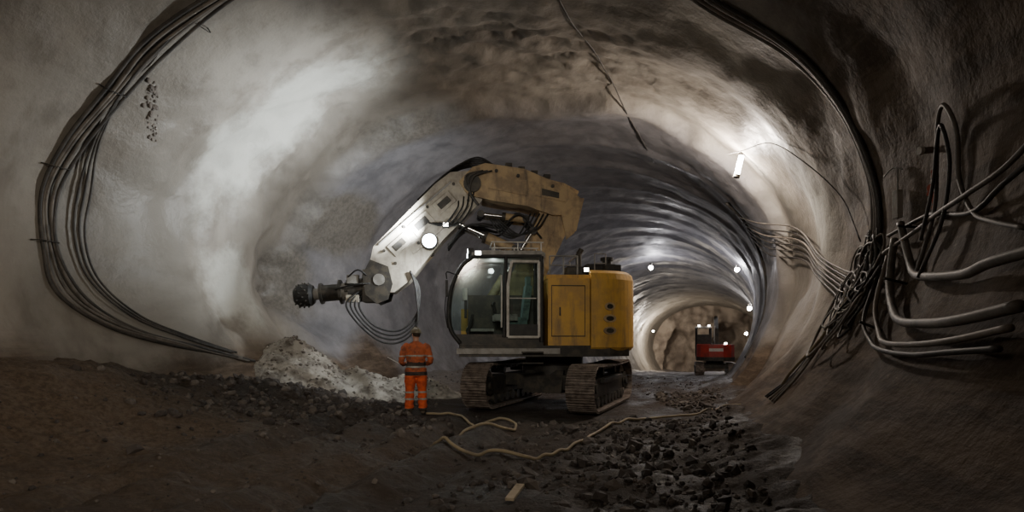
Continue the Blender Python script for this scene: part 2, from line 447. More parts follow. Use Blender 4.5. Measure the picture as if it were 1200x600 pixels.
def mound_h(x, y):
    r = math.hypot((x+5.5)/2.1, (y-15.1)/1.7)
    h = 1.30*max(0, 1-r)
    r2 = math.hypot((x+4.0)/1.7, (y-15.5)/1.3); h = max(h, 0.72*max(0, 1-r2))
    r3 = math.hypot((x+2.7)/1.4, (y-16.0)/1.0); h = max(h, 0.60*max(0, 1-r3))
    return h
def mz(x, y, h): return (0.12+0.42*sm(-3.5, -6.5, x))*min(1, h*3)+h*0.95
def build_mound():
    b = MB(); nx, ny = 130, 90; vs = []
    X0, X1, Y0, Y1 = -7.6, -1.2, 13.2, 17.4
    for j in range(ny+1):
        for i in range(nx+1):
            x = X0+(X1-X0)*i/nx; y = Y0+(Y1-Y0)*j/ny
            h = mound_h(x, y)
            z = -0.1 if h <= 0 else mz(x, y, h)
            if h > 0: z += 0.06*N(x*3, y*3, 0)+0.05*N(x*8, y*8, 3)
            vs.append((x, y, z))
    fs = [(j*(nx+1)+i, j*(nx+1)+i+1, (j+1)*(nx+1)+i+1, (j+1)*(nx+1)+i) for j in range(ny) for i in range(nx)
          if any(vs[k][2] > -0.05 for k in (j*(nx+1)+i, j*(nx+1)+i+1, (j+1)*(nx+1)+i+1, (j+1)*(nx+1)+i))]
    b.add(vs, fs, M_rockl, False)
    for k in range(1500):
        x = random.uniform(-6.9, -1.7); y = random.uniform(13.7, 16.8); h = mound_h(x, y)
        if h < 0.05: continue
        stone(b, (x, y, mz(x, y, h)+0.06*N(x*3, y*3, 0)), random.choice([.02, .025, .03, .04, .06]), M_rockm if random.random() < .4 else M_rockl)
    b.build('gravel_mound')
build_mound()
def build_rubble():
    b = MB()
    def put(x, y, r):
        if abs(x-CX) < 2.7 and abs(y-CY) < 2.9: return
        if math.hypot(x+2.0, y-12.44) < .5: return
        if math.hypot(x-.03, y-5.75) < .4: return
        stone(b, (x, y, fh(x, y)+r*0.1), r, M_rockm if random.random() < .35 else M_rockd)
    for k in range(1900):
        y = random.uniform(4.2, 17); u = random.gauss(3.9, 1.4)
        if 1.0 < u < 5.0: put(axis(y)+u, y, random.choice([.02, .03, .03, .04, .05, .07])*random.uniform(.8, 1.3))
    for k in range(1300):
        x = random.gauss(-4.4, 1.9); y = random.gauss(12.4, 1.4)
        if y < 14.2 and x-axis(y) > -6: put(x, y, random.choice([.02, .03, .04, .05, .07, .10]))
    for k in range(2600):
        y = random.uniform(4.0, 24); u = random.uniform(-5.0, 4.5)
        put(axis(y)+u, y, random.choice([.012, .015, .02, .025, .04]))
    for k in range(70):
        y = random.uniform(6, 16); u = random.uniform(2.2, 4.7); put(axis(y)+u, y, random.uniform(.08, .15))
    b.build('rubble')
build_rubble()

# ------------------------------------------------------------ EXCAVATOR
ROT = math.radians(185)
EX = empty('excavator', (CX, CY, 0), ROT)
def build_tracks():
    b = MB(); HL, R, ZC = 1.52, 0.46, 0.53
    per = 2*(2*HL)+2*math.pi*R; NS = 50
    def path(s):
        s %= per
        if s < 2*HL: return V((-HL+s, 0, ZC+R)), 0.0
        s -= 2*HL
        if s < math.pi*R:
            a = s/R; return V((HL+R*math.sin(a), 0, ZC+R*math.cos(a))), a
        s -= math.pi*R
        if s < 2*HL: return V((HL-s, 0, ZC-R)), math.pi
        s -= 2*HL; a = s/R
        return V((-HL-R*math.sin(a), 0, ZC-R*math.cos(a))), math.pi+a
    for side in (-1, 1):
        yc = side*1.18
        for k in range(NS):
            p, a = path(per*k/NS)
            Rm = Matrix.Rotation(a, 3, 'Y'); p = p+V((0, yc, 0))
            sag = -0.03*math.sin(math.pi*(p.x+HL)/(2*HL)) if a == 0.0 and abs(p.x) < HL else 0
            p.z += sag
            b.box(p, (0.172, 0.60, 0.03), M_track, Rm)
            for o in (-.06, 0.0, .06):
                b.box(p+Rm @ V((o, 0, .03)), (0.02, 0.59, 0.035), M_track, Rm)
            for o in (-.1, .1):
                b.box(p+Rm @ V((0, o, -.05)), (0.15, 0.045, 0.08), M_dark, Rm)
        b.prism([(-1.35, .32), (1.35, .32), (1.45, .5), (1.3, .72), (-1.3, .72), (-1.45, .5)], yc-.17, yc+.17, M_dark)
        b.box((0, yc+side*.2, .66), (1.9, .12, .1), M_dark)
        for sx in (-1, 1):
            b.cyl((sx*HL, yc-.12, ZC), (sx*HL, yc+.12, ZC), .36, M_track, seg=28)
            b.cyl((sx*HL, yc-.2, ZC), (sx*HL, yc+.2, ZC), .20, M_dark, seg=20)
            b.cyl((sx*HL, yc-.25, ZC), (sx*HL, yc+.25, ZC), .10, M_dark, seg=14)
        for q in range(16):
            a = q/16*2*math.pi
            b.box((HL+.38*math.cos(a), yc, ZC+.38*math.sin(a)), (.08, .08, .06), M_track, Matrix.Rotation(-a, 3, 'Y'))
        for q in range(8):
            x = -1.2+2.4*q/7
            b.cyl((x, yc-.2, .22), (x, yc+.2, .22), .115, M_dark, seg=14)
        for x in (-.6, .6): b.cyl((x, yc-.16, .84), (x, yc+.16, .84), .08, M_dark, seg=12)
        b.box((0, side*.62, .62), (1.1, .9, .28), M_dark)
    b.cyl((0, 0, .45), (0, 0, .95), .75, M_dark, seg=32)
    b.box((0, 0, .58), (1.5, 1.3, .34), M_dark)
    b.prism([(-.9, .35), (.9, .35), (.7, .85), (-.7, .85)], -.45, .45, M_dark)
    return b.build('undercarriage', EX, bevel=0.008, rot=(0, 0, math.radians(68)-ROT))
build_tracks()

def build_upper():
    b = MB()
    b.cyl((0, 0, .92), (0, 0, 1.2), .68, M_dark, seg=32)
    b.prism([(2.25, 1.42), (.4, 1.45), (-1.0, 1.42), (-1.5, 1.1), (-1.68, .5), (-1.68, -.5), (-1.5, -1.1), (-1.0, -1.42), (2.25, -1.42)][::-1], 1.18, 1.42, M_dark, axis='z')
    b.box((1.2, 1.43, 1.30), (2.2, .06, .12), M_grey)
    def plan(f0, f1, l, z0, z1, m): b.prism([(f0, -l), (f0, l), (f1, l), (f1, -l)], z0, z1, m, axis='z')
    plan(.36, -.55, 1.44, 1.42, 2.86, M_yel)
    b.box((-.1, 0, 2.90), (.95, 2.6, .10), M_yel)
    for z in (1.62, 2.7): b.box((-.08, 1.445, z), (.72, .012, .02), M_dark)
    for f in (-.44, .28): b.box((f, 1.445, 2.16), (.015, .012, 1.1), M_dark)
    b.box((.1, 1.45, 2.15), (.03, .03, .18), M_dark)
    pl = []; Rr = .95; l = 1.46; fr = -1.74
    pl.append((-.57, l))
    for k in range(13):
        a = math.pi/2*k/12; pl.append((fr+Rr-Rr*math.sin(a), l-Rr+Rr*math.cos(a)))
    pl2 = pl+[(p[0], -p[1]) for p in pl[::-1]]
    def ring(sc, z): return [(-.57+(p[0]+.57)*sc, p[1]*sc, z) for p in pl2]
    rings = [ring(.95, 1.30), ring(1.0, 1.38), ring(1.0, 2.1), ring(.995, 2.85), ring(.97, 2.98), ring(.90, 3.05)]
    n = len(pl2); vs = [q for r in rings for q in r]
    fs = [(i*n+k, i*n+(k+1) % n, (i+1)*n+(k+1) % n, (i+1)*n+k) for i in range(len(rings)-1) for k in range(n)]
    b.add(vs, [tuple(reversed(f)) for f in fs], M_yel, False)
    b.add(vs, [tuple(range(n)), tuple(range((len(rings)-1)*n, len(rings)*n))[::-1]], M_yel)
    for dz, sx in ((2.26, .12), (2.0, .15), (1.74, .15)):
        f = -.98; y = l-Rr+Rr*math.cos(math.asin((fr+Rr-f)/Rr))
        nrm = V((f-(fr+Rr), y-(l-Rr), 0)).normalized(); tn = V((-nrm.y, nrm.x, 0))
        pts = [V((f, y, dz))+tn*sx*math.cos(a*math.pi/10)+V((0, 0, .085*math.sin(a*math.pi/10)))+nrm*.004 for a in range(20)]
        pts2 = [p+nrm*.02 for p in pts]
        b.add(pts+pts2, [(i, (i+1) % 20, 20+(i+1) % 20, 20+i) for i in range(20)]+[tuple(range(20, 40))], M_boom)
        pts3 = [V((f, y, dz))+(p-V((f, y, dz)))*.62+nrm*.024 for p in pts]
        b.add(pts3, [tuple(range(20))], M_dark)
    b.box((1.35, -.97, 1.85), (1.7, .9, .86), M_yel)
    b.box((.65, -.97, 2.1), (.6, .9, 1.3), M_grey)
    b.box((-.95, .55, 3.14), (.65, .5, .22), M_black)
    b.box((-1.15, .95, 3.1), (.35, .3, .2), M_dark)
    b.box((-.35, .95, 3.05), (.5, .5, .18), M_dark)
    b.cyl((-.55, .2, 2.95), (-.55, .2, 3.55), .07, M_dark)
    b.cyl((-.55, .2, 3.55), (-.62, .2, 3.66), .065, M_dark)
    b.cyl((-1.15, .5, 3.0), (-1.15, .5, 3.36), .1, M_dark)
    b.cyl((-1.15, .5, 3.36), (-1.15, .5, 3.43), .15, M_black)
    b.box((-.5, 1.25, 3.06), (.14, .1, .12), M_black); b.box((-.5, 1.305, 3.06), (.1, .01, .08), M_lamps)
    def rail(pts, posts, h, r=.018):
        b.tube([(p[0], p[1], p[2]+h) for p in pts], r, M_grey, 6, 1)
        b.tube([(p[0], p[1], p[2]+h*.5) for p in pts], r*.8, M_grey, 6, 1)
        for p in posts: b.cyl(p, (p[0], p[1], p[2]+h), r, M_grey, seg=6)
    rail([(.3, 1.3, 2.95), (-.3, 1.3, 2.95)], [(.3, 1.3, 2.95), (0, 1.3, 2.95), (-.3, 1.3, 2.95)], .4)
    rail([(-.3, 1.3, 2.95), (-.3, .4, 2.95)], [(-.3, .4, 2.95)], .4)
    rail([(-.75, 1.0, 3.03), (-1.0, 1.0, 3.03)], [(-.75, 1.0, 3.03), (-1.0, 1.0, 3.03)], .42, .014)
    for z in (1.05, 1.28): b.box((.7, 1.52, z), (.45, .16, .03), M_dark)
    return b.build('upper_body', EX, bevel=0.012)
build_upper()

def build_cab():
    b = MB(); g = MB()
    prof = [(2.22, 1.46), (2.42, 1.75), (2.47, 2.15), (2.40, 2.65), (2.20, 3.08), (1.95, 3.3)]
    L0, L1 = .48, 1.45
    b.prism([(.46, 1.42), (2.2, 1.42), (2.38, 1.66), (.46, 1.66)], L0, L1, M_dark)
    for l in (L0, L1):
        b.tube([(p[0], l, p[1]) for p in prof], .045, M_black, 8, 4)
        b.cyl((.5, l, 1.5), (.5, l, 3.32), .05, M_black, seg=8)
        b.cyl((1.95, l, 3.3), (.5, l, 3.32), .045, M_black, seg=8)
        b.cyl((1.30, l, 1.6), (1.26, l, 3.32), .04, M_black, seg=8)
    b.prism([(.42, 3.28), (2.0, 3.28), (1.98, 3.38), (1.75, 3.43), (.5, 3.43), (.42, 3.38)], L0-.03, L1+.03, M_grey)
    b.box((.49, (L0+L1)/2, 2.0), (.05, L1-L0, 1.0), M_dark)
    y = L1+.035
    fr = [(.56, 1.6), (1.22, 1.6), (1.22, 2.7), (1.14, 3.2), (.56, 3.2), (.56, 1.6)]
    for a, c in zip(fr[:-1], fr[1:]): b.cyl((a[0], y, a[1]), (c[0], y, c[1]), .034, M_white, seg=8)
    b.box((.89, y, 1.74), (.64, .03, .26), M_black)
    b.box((1.14, y+.03, 2.2), (.03, .03, .2), M_black)
    b.cyl((.62, y, 2.42), (1.2, y, 2.42), .014, M_white, seg=6)
    b.tube([(1.36, y+.06, 1.8), (1.36, y+.10, 2.1), (1.36, y+.10, 2.6), (1.36, y+.06, 2.9)], .018, M_white, 6, 4)
    b.cyl((2.42, L0, 1.75), (2.42, L1, 1.75), .03, M_black, seg=8)
    b.cyl((2.20, L0, 3.08), (2.20, L1, 3.08), .03, M_black, seg=8)
    b.tube([(2.5, .9, 1.8), (2.55, 1.1, 2.2), (2.5, 1.25, 2.7)], .012, M_black, 6, 3)
    b.tube([(2.3, 1.48, 2.9), (2.5, 1.62, 2.95), (2.5, 1.66, 2.8)], .015, M_black, 6, 3)
    b.box((2.5, 1.68, 2.6), (.05, .18, .34), M_black)
    b.box((1.05, .96, 1.95), (.55, .5, .16), M_seat)
    b.box((.78, .96, 2.35), (.14, .48, .75), M_seat, Matrix.Rotation(-.12, 3, 'Y'))
    b.box((.74, .96, 2.82), (.1, .28, .2), M_seat)
    for l in (.62, 1.28):
        b.box((1.25, l, 2.02), (.5, .14, .14), M_grey)
        b.cyl((1.45, l, 2.08), (1.5, l, 2.3), .02, M_black, seg=8); b.sphere((1.5, l, 2.32), .035, M_black, 8, 6)
    b.box((2.1, .62, 2.3), (.06, .14, .55), M_black); b.box((2.12, .66, 2.55), (.05, .2, .26), M_white, Matrix.Rotation(.3, 3, 'Z'))
    b.cyl((2.05, .96, 1.66), (1.95, .96, 2.1), .03, M_black, seg=8)
    b.box((1.75, .96, 1.75), (.5, .7, .06), M_grey)
    b.box((1.3, L0+.03, 2.1), (1.5, .03, .9), M_dark)
    for f in (.5, 1.0, 1.5):
        b.cyl((f, 1.4, 3.42), (f, 1.4, 3.62), .015, M_white, seg=6); b.cyl((f, .55, 3.42), (f, .55, 3.62), .015, M_white, seg=6)
    for l in (1.4, .55): b.cyl((.45, l, 3.62), (1.55, l, 3.62), .017, M_white, seg=6)
    b.cyl((1.55, .55, 3.62), (1.55, 1.4, 3.62), .017, M_white, seg=6)
    for k in range(10): b.cyl((.5+.11*k, .55, 3.46), (.5+.11*k, 1.4, 3.46), .01, M_grey, seg=5)
    for l in (.65, 1.3):
        b.box((2.0, l, 3.42), (.12, .18, .13), M_black); b.box((2.065, l, 3.42), (.01, .14, .09), M_lampc)
    b.box((1.85, 1.50, 3.36), (.16, .08, .11), M_black); b.box((1.85, 1.545, 3.36), (.12, .01, .08), M_lamps)
    def pan(vs): g.add(vs, [tuple(range(len(vs)))], M_glass)
    for l in (L0, L1): pan([(1.30, l, 1.66)]+[(p[0]-.02, l, p[1]) for p in prof[1:]]+[(1.27, l, 3.3)])
    pan([(.58, L1+.02, 1.85), (1.2, L1+.02, 1.85), (1.2, L1+.02, 2.7), (1.12, L1+.02, 3.2), (.58, L1+.02, 3.2)])
    pan([(.5, L0, 1.66), (1.28, L0, 1.66), (1.26, L0, 3.3), (.5, L0, 3.3)])
    for p, q in zip(prof[1:-1], prof[2:]): pan([(p[0], L0, p[1]), (p[0], L1, p[1]), (q[0], L1, q[1]), (q[0], L0, q[1])])
    pan([(.5, L0, 2.5), (.5, L1, 2.5), (.5, L1, 3.3), (.5, L0, 3.3)])
    b.build('cab', EX, bevel=0.006); g.build('cab_glazing', EX)
    light('cab_dome_light', 'POINT', (1.5, .9, 3.15), 7, (.95, 1, .95), EX, size=.06)
build_cab()

def build_arm():
    b = MB()
    w = .30
    b.prism([(1.75, 1.35), (.55, 1.35), (.75, 2.1), (1.1, 2.4), (1.5, 2.3)], -w-.12, -w-.02, M_boom)
    b.prism([(1.75, 1.35), (.55, 1.35), (.75, 2.1), (1.1, 2.4), (1.5, 2.3)], w+.02, w+.12, M_boom)
    b.prism([(1.45, 1.85), (.85, 1.8), (.25, 3.0), (-.30, 4.15), (-.52, 4.72), (-.30, 4.98), (.25, 4.75), (.62, 4.1), (.95, 3.2), (1.5, 2.4)], -w, w, M_boom)
    b.cyl((1.1, -w-.16, 2.05), (1.1, w+.16, 2.05), .13, M_dark)
    for l in (-w-.02, w+.02):
        b.prism([(.55, 3.0), (.05, 4.1), (.2, 4.25), (.7, 3.2)], l-.015, l+.015, M_boom)
        b.cyl((-.22, l-.05, 4.62), (-.22, l+.05, 4.62), .2, M_dark, seg=20)
    b.prism([(-.60, 4.78), (-.42, 4.42), (0.1, 4.42), (.7, 4.62), (1.45, 4.72), (2.05, 4.85), (2.25, 5.15), (1.95, 5.48), (1.65, 5.58), (.75, 5.47), (-.35, 5.02)], -.40, .40, M_boom)
    b.prism([(-.62, 4.80), (-.40, 4.0), (-.22, 3.85), (-.10, 4.45), (-.30, 4.86)], .40, .44, M_boom)
    b.prism([(-.64, 4.82), (-.45, 4.05), (-.42, 4.05), (-.58, 4.82)], -.40, .42, M_boom)
    for l in (-.415, .415):
        b.prism([(-.2, 4.72), (.5, 4.85), (.5, 5.15), (-.2, 4.95)], l-.012, l+.012, M_boom)
        b.prism([(-.05, 4.80), (.35, 4.87), (.35, 5.02), (-.05, 4.93)], l-.02, l+.02, M_dark)
        b.prism([(.7, 4.85), (1.6, 5.0), (1.6, 5.35), (.7, 5.2)], l-.012, l+.012, M_boom)
        b.cyl((1.95, l-.05, 5.1), (1.95, l+.05, 5.1), .2, M_dark, seg=20)
        for f, z in ((.1, 5.08), (.9, 5.3), (1.4, 5.4)): b.cyl((f, l-.03, z), (f, l+.03, z), .04, M_dark, seg=8)
    b.prism([(1.0, 5.5), (1.7, 5.56), (1.55, 5.68), (1.2, 5.65)], -.3, -.25, M_boom)
    b.prism([(-.5, 4.9), (.3, 5.2), (.25, 5.3), (-.2, 5.2), (-.55, 5.02)], .2, .25, M_boom)
    for k in range(4):
        b.box((.2+.3*k, .1, 5.36+.08*k), (.16, .3, .09), M_dark)
    P = [(2.05, 5.42), (2.45, 5.38), (2.80, 5.10), (4.18, 3.66), (4.30, 3.15), (4.05, 2.62), (3.72, 2.62), (3.40, 2.86), (2.62, 3.82), (2.1, 4.35), (1.72, 4.75), (1.75, 5.15)]
    b.prism(P, -.30, .30, M_stick)
    dirn = (V((4.2, 0, 3.3))-V((2.2, 0, 5.1))).normalized()
    Rm = Matrix((dirn, V((0, 1, 0)), V((-dirn.z, 0, dirn.x)))).transposed()
    def on(t, h): return V((2.1, 0, 4.95))+dirn*t+V((-dirn.z, 0, dirn.x))*h
    for l in (-.31, .31):
        for t, h, a, c in ((.55, .12, .5, .30), (1.25, .10, .55, .34), (1.95, .08, .5, .30)):
            p = on(t, h); b.box((p.x, l, p.z), (a, .03, c), M_stick, Rm)
            b.box((p.x, l*1.06, p.z), (a*.62, .02, c*.5), M_dark, Rm)
        for t, h in ((.1, .3), (.1, -.2), (.9, .3), (1.6, .3), (1.6, -.18), (2.3, .2), (2.3, -.18)):
            p = on(t, h); b.cyl((p.x, l-.03, p.z), (p.x, l+.03, p.z), .035, M_dark, seg=8)
        p = on(1.0, -.28); b.box((p.x, l, p.z), (1.7, .05, .06), M_stick, Rm)
        p = on(1.2, .38); b.box((p.x, l, p.z), (2.2, .04, .04), M_grey, Rm)
    for l in (-.34, .34):
        b.prism([(3.85, 3.2), (4.25, 3.35), (4.42, 3.0), (4.35, 2.55), (4.1, 2.35), (3.85, 2.45), (3.75, 2.8)], l-.025, l+.025, M_dark)
        b.cyl((4.05, l-.05, 2.9), (4.05, l+.05, 2.9), .13, M_grey, seg=16)
    b.build('boom_and_stick', EX, bevel=0.012)
    c = MB()
    def ram(p0, p1, r, k=.55):
        p0, p1 = V(p0), V(p1); m = p0.lerp(p1, k)
        c.cyl(p0, m, r, M_boom, seg=16); c.cyl(m-(p1-p0).normalized()*.05, m+(p1-p0).normalized()*.03, r*1.18, M_dark, seg=16)
        c.cyl(m, p1, r*.55, M_chrome, seg=14)
        for p in (p0, p1): c.cyl(p+V((0, -.1, 0)), p+V((0, .1, 0)), r*.9, M_dark, seg=14)
    for l in (-.42, .42): ram((2.0, l*.6, 1.75), (.55, l*.82, 4.05), .10, .58)
    for l in (-.2, .2): ram((.95, l, 3.65), (2.35, l, 4.25), .10, .5)
    for l in (-.18, .18): ram((.7, l, 4.35), (1.75, l, 4.45), .09, .5)
    ram((2.9, 0, 3.55), (3.95, 0, 2.6), .09, .55)
    for k in range(9):
        l = -.38+.095*k; j = random.uniform(-.08, .08)
        c.tube([(.35, l, 3.9+j), (.85, l, 4.45+j), (1.3, l+j, 4.15+j*2), (1.75, l, 4.2+j), (2.15, l, 4.1), (2.5, l, 3.7+j)], .022, M_black, 6, 6)
    for k in range(6):
        l = -.2+.08*k
        c.tube([(1.3, l, 5.5), (1.8, l, 5.66+.02*k), (2.3, l, 5.55), (2.75, l, 5.2), (3.2, l, 4.75)], .02, M_black, 6, 6)
    for k in range(4):
        l = .30+.03*k; d = .09*k
        c.tube([(3.35, l, 3.1), (3.15+d*.3, l, 2.7), (3.2, l, 2.15-d), (3.6, l, 1.75-d), (4.15, l, 1.85-d), (4.5+d, l, 2.3), (4.35, l*.6, 2.75)], .022, M_black, 6, 8)
    for k in range(4):
        l = .33; c.tube([(1.9+.12*k, l+.06, 5.0-.1*k), (2.0+.1*k, l+.16, 4.5), (2.3+.1*k, l+.10, 4.15), (2.7+.08*k, l+.02, 4.2)], .018, M_black, 6, 6)
    for k in range(3):
        c.tube([(1.5+.1*k, .42, 5.4), (1.9+.1*k, .5, 5.25), (2.0, .48, 4.9), (1.8, .44, 4.6)], .022, M_cable, 6, 6)
    for k in range(5):
        c.tube([(.2+.1*k, .36, 4.45), (.45+.12*k, .44, 4.1-.05*k), (.9+.1*k, .46, 3.95), (1.35+.05*k, .40, 4.3)], .02, M_black, 6, 6)
    c.build('hydraulics', EX)
    t = MB()
    ax = V((1, 0, -.10)).normalized()
    o = V((4.15, 0, 2.72))
    def q(d, y=0, z=0): return o+ax*d+V((0, y, z))
    t.box(q(.12), (.34, .56, .62), M_dark)
    t.box(q(.10, 0, .36), (.40, .34, .16), M_grey)
    t.cyl(q(.3), q(.62), .27, M_dark, seg=20)
    for k in range(8):
        a = k/8*6.283; t.cyl(q(.28, .23*math.cos(a), .23*math.sin(a)), q(.70, .23*math.cos(a), .23*math.sin(a)), .03, M_dark, seg=8)
    t.box(q(.5, .22, .24), (.26, .16, .2), M_grey); t.box(q(.5, .25, -.2), (.3, .14, .16), M_stick)
    t.cyl(q(.62), q(.78), .20, M_grey, seg=20); t.cyl(q(.78), q(.84), .28, M_dark, seg=20)
    t.cyl(q(.84), q(1.22), .19, M_dark, seg=20); t.cyl(q(1.22), q(1.28), .24, M_dark, seg=20)
    t.cyl(q(1.28), q(1.42), .13, M_grey, seg=18)
    t.cyl(q(1.42), q(1.50), .20, M_black, r1=.26, seg=24); t.cyl(q(1.50), q(1.74), .26, M_black, seg=24); t.cyl(q(1.74), q(1.86), .26, M_black, r1=.16, seg=24)
    for k in range(34):
        a = k*2.399; d = 1.50+.32*(k/34)
        rad = .26 if d < 1.74 else .26-.10*(d-1.74)/.12
        n = V((0, math.cos(a), math.sin(a))); p = q(d)+n*rad
        t.cyl(p, p+n*.035+ax*.02, .025, M_dark, r1=.010, seg=7)
    t.tube([q(.1, .3, .2), q(.35, .42, .42), q(.6, .3, .3)], .02, M_black, 6, 6)
    t.tube([q(.0, .3, .1), q(.4, .45, .1), q(.9, .24, .05)], .02, M_black, 6, 6)
    t.build('milling_head', EX, bevel=0.008)
    k = MB()
    p = V((2.92, .38, 3.78))
    k.cyl(p-V((0, .06, 0)), p+V((0, .04, 0)), .18, M_black, seg=20); k.cyl(p+V((0, .04, 0)), p+V((0, .05, 0)), .155, M_lampc, seg=20)
    k.box(V((2.55, .38, 4.15)), (.15, .1, .12), M_black); k.box(V((2.55, .435, 4.15)), (.11, .012, .08), M_lamps)
    k.build('work_lamps', EX)
build_arm()
def ew(f, l, z):
    c, s = math.cos(ROT), math.sin(ROT)
    return (CX+c*f-s*l, CY+s*f+c*l, z)

# ------------------------------------------------------------ WORKER
def build_worker():
    W = empty('worker', (-2.0, 12.44, 0.0), math.radians(12))
    b = MB(); X = M_skin
    for s in (-1, 1):
        b.tube([(s*.10, 0, .95), (s*.115, .01, .72), (s*.125, .03, .50), (s*.135, 0, .28), (s*.145, -.02, .08)], .1, X, 16, 5, rs=[.125, .122, .092, .095, .088])
        b.tube([(s*.14, -.06, .055), (s*.15, .03, .06), (s*.165, .13, .048), (s*.17, .19, .04)], .05, X, 12, 4, rs=[.05, .056, .052, .035])
        b.tube([(s*.15, -.0, 1.44), (s*.225, -.01, 1.38), (s*.275, -.03, 1.22), (s*.30, -.04, 1.12), (s*.27, .07, 1.05), (s*.22, .20, 1.04)], .06, X, 14, 5, rs=[.06, .082, .068, .060, .054, .042])
    b.loft([(0, 0, .78, .17, .13), (0, 0, .84, .205, .15), (0, 0, .95, .20, .145), (0, 0, 1.08, .19, .14), (0, .0, 1.2, .205, .145), (0, 0, 1.32, .22, .14), (0, 0, 1.40, .215, .125), (0, 0, 1.46, .15, .1), (0, .01, 1.50, .08, .075)], X)
    b.tube([(0, 0, 1.44), (0, .01, 1.52), (0, .02, 1.60)], .06, X, 14, 3, rs=[.07, .062, .06])
    tmp = b.build('tmp')
    md = tmp.modifiers.new('r', 'REMESH'); md.mode = 'VOXEL'; md.voxel_size = 0.012
    ms = tmp.modifiers.new('s', 'SMOOTH'); ms.iterations = 4; ms.factor = 0.5
    dg = bpy.context.evaluated_depsgraph_get(); me = bpy.data.meshes.new_from_object(tmp.evaluated_get(dg))
    bpy.data.objects.remove(tmp)
    for v in me.vertices:
        c = v.co; n = v.normal
        if .1 < c.z < 1.48:
            v.co = c+n*(0.010*N(c.x*9, c.y*9, c.z*14)+0.006*math.sin(c.z*55+c.x*20)*(1 if c.z < .45 or 1.0 < c.z < 1.15 else .3))
    me.materials.clear()
    for m in (M_orange, M_jacket, M_refl, M_navy, M_skin, M_boot): me.materials.append(m)
    for p in me.polygons:
        c = p.center; z = c.z; arm = abs(c.x) > .215 and z > .98 or (c.y > .15 and z > .95)
        k = 0
        if z < .13: k = 5
        elif z < .80:
            k = 0
            if .30 < z < .335 or .44 < z < .475: k = 2
        elif z < 1.475:
            k = 1
            if arm:
                if 1.19 < z < 1.22: k = 2
                if c.y > .19: k = 4
            else:
                if .81 < z < .88: k = 3
                if .97 < z < 1.0: k = 2
                elif 1.0 < z < 1.08: k = 3
                if 1.20 < z < 1.23: k = 2
        else: k = 4
        if 1.46 < z < 1.52: k = 1
        p.material_index = k; p.use_smooth = True
    ob = bpy.data.objects.new('body', me); scene.collection.objects.link(ob); ob.parent = W
    h = MB(); Rz = Matrix.Rotation(math.radians(28), 3, 'Z')
    C = V((0, .025, 1.655)); nu, nv = 28, 20; vs = []
    for j in range(nv+1):
        th = math.pi*j/nv
        for i in range(nu):
            a = 2*math.pi*i/nu; d = V((math.sin(th)*math.cos(a), math.sin(th)*math.sin(a), math.cos(th)))
            p = V((d.x*.078, d.y*.098, d.z*.118))
            if d.z < 0: p.x *= 1-.25*(-d.z); p.y *= 1-.12*(-d.z)
            if d.y > .6:
                p.y += .022*math.exp(-((p.x/.014)**2+((p.z+.012)/.022)**2))
                p.y -= .010*(math.exp(-(((abs(p.x)-.032)/.014)**2+((p.z-.008)/.012)**2)))
                p.y += .006*math.exp(-((p.x/.025)**2+((p.z+.055)/.008)**2))+.008*math.exp(-((p.x/.02)**2+((p.z+.095)/.016)**2))
            vs.append(C+Rz @ p)
    h.add(vs, [(j*nu+i, (j+1)*nu+i, (j+1)*nu+(i+1) % nu, j*nu+(i+1) % nu) for j in range(nv) for i in range(nu)], M_skin, True)
    for s in (-1, 1):
        h.sphere(C+Rz @ V((s*.080, -.005, -.005)), (.010, .018, .032), M_skin, 10, 8, R=Rz)
        h.sphere(C+Rz @ V((s*.031, .083, .010)), .011, M_eye, 10, 8)
    h.box(C+Rz @ V((0, .096, -.056)), (.045, .008, .006), M_rpaint, Rz)
    h.sphere(C+Rz @ V((0, -.012, .012)), (.086, .096, .112), M_hair, 20, 12, cut=.60, R=Rz @ Matrix.Rotation(.35, 3, 'X'))
    h.sphere(C+Rz @ V((0, -.005, .035)), (.108, .132, .115), M_helm, 24, 10, cut=.5, R=Rz)
    rim = [C+Rz @ V((.118*math.cos(a), .142*math.sin(a)+(.035 if math.sin(a) > .5 else 0)*math.sin(a)-.005, .036)) for a in [i*math.pi/14 for i in range(28)]]
    rin = [C+Rz @ V((.100*math.cos(a), .124*math.sin(a)-.005, .042)) for a in [i*math.pi/14 for i in range(28)]]
    h.add(rim+rin, [(i, (i+1) % 28, 28+(i+1) % 28, 28+i) for i in range(28)], M_helm, True)
    h.tube([p+V((0, 0, -.002)) for p in rim]+[rim[0]], .006, M_helm, 6, 1)
    h.tube([C+Rz @ V((0, y, z)) for y, z in ((-.13, .06), (-.09, .13), (0, .156), (.09, .13), (.125, .06))], .010, M_helm, 6, 4)
    h.box(C+Rz @ V((0, .13, .085)), (.045, .03, .035), M_black, Rz)
    h.build('head', W)
    for s in (-1, 1):
        g = MB(); wr = V((s*.22, .20, 1.04)); fwd = V((-s*.35, .9, -.05)).normalized(); side = V((-s, 0, 0)); side = (side-fwd*side.dot(fwd)).normalized()
        upv = side.cross(fwd)*(1 if s > 0 else -1)
        if upv.z < 0: upv = -upv
        g.tube([wr-fwd*.02, wr+fwd*.03, wr+fwd*.09], .03, M_skin, 12, 3, rs=[.030, .036, .034])
        for k, (ln, off) in enumerate(((.072, .030), (.082, .010), (.076, -.010), (.060, -.029))):
            base = wr+fwd*.085+upv*off
            p1 = base+fwd*ln*.42+side*.006; p2 = p1+fwd*ln*.10+side*ln*.40; p3 = p2-fwd*ln*.28+side*ln*.12
            g.tube([base-fwd*.02, base, p1, p2, p3], .0095, M_skin, 8, 3, rs=[.011, .011, .010, .0095, .008])
        tb = wr+fwd*.03+upv*.028
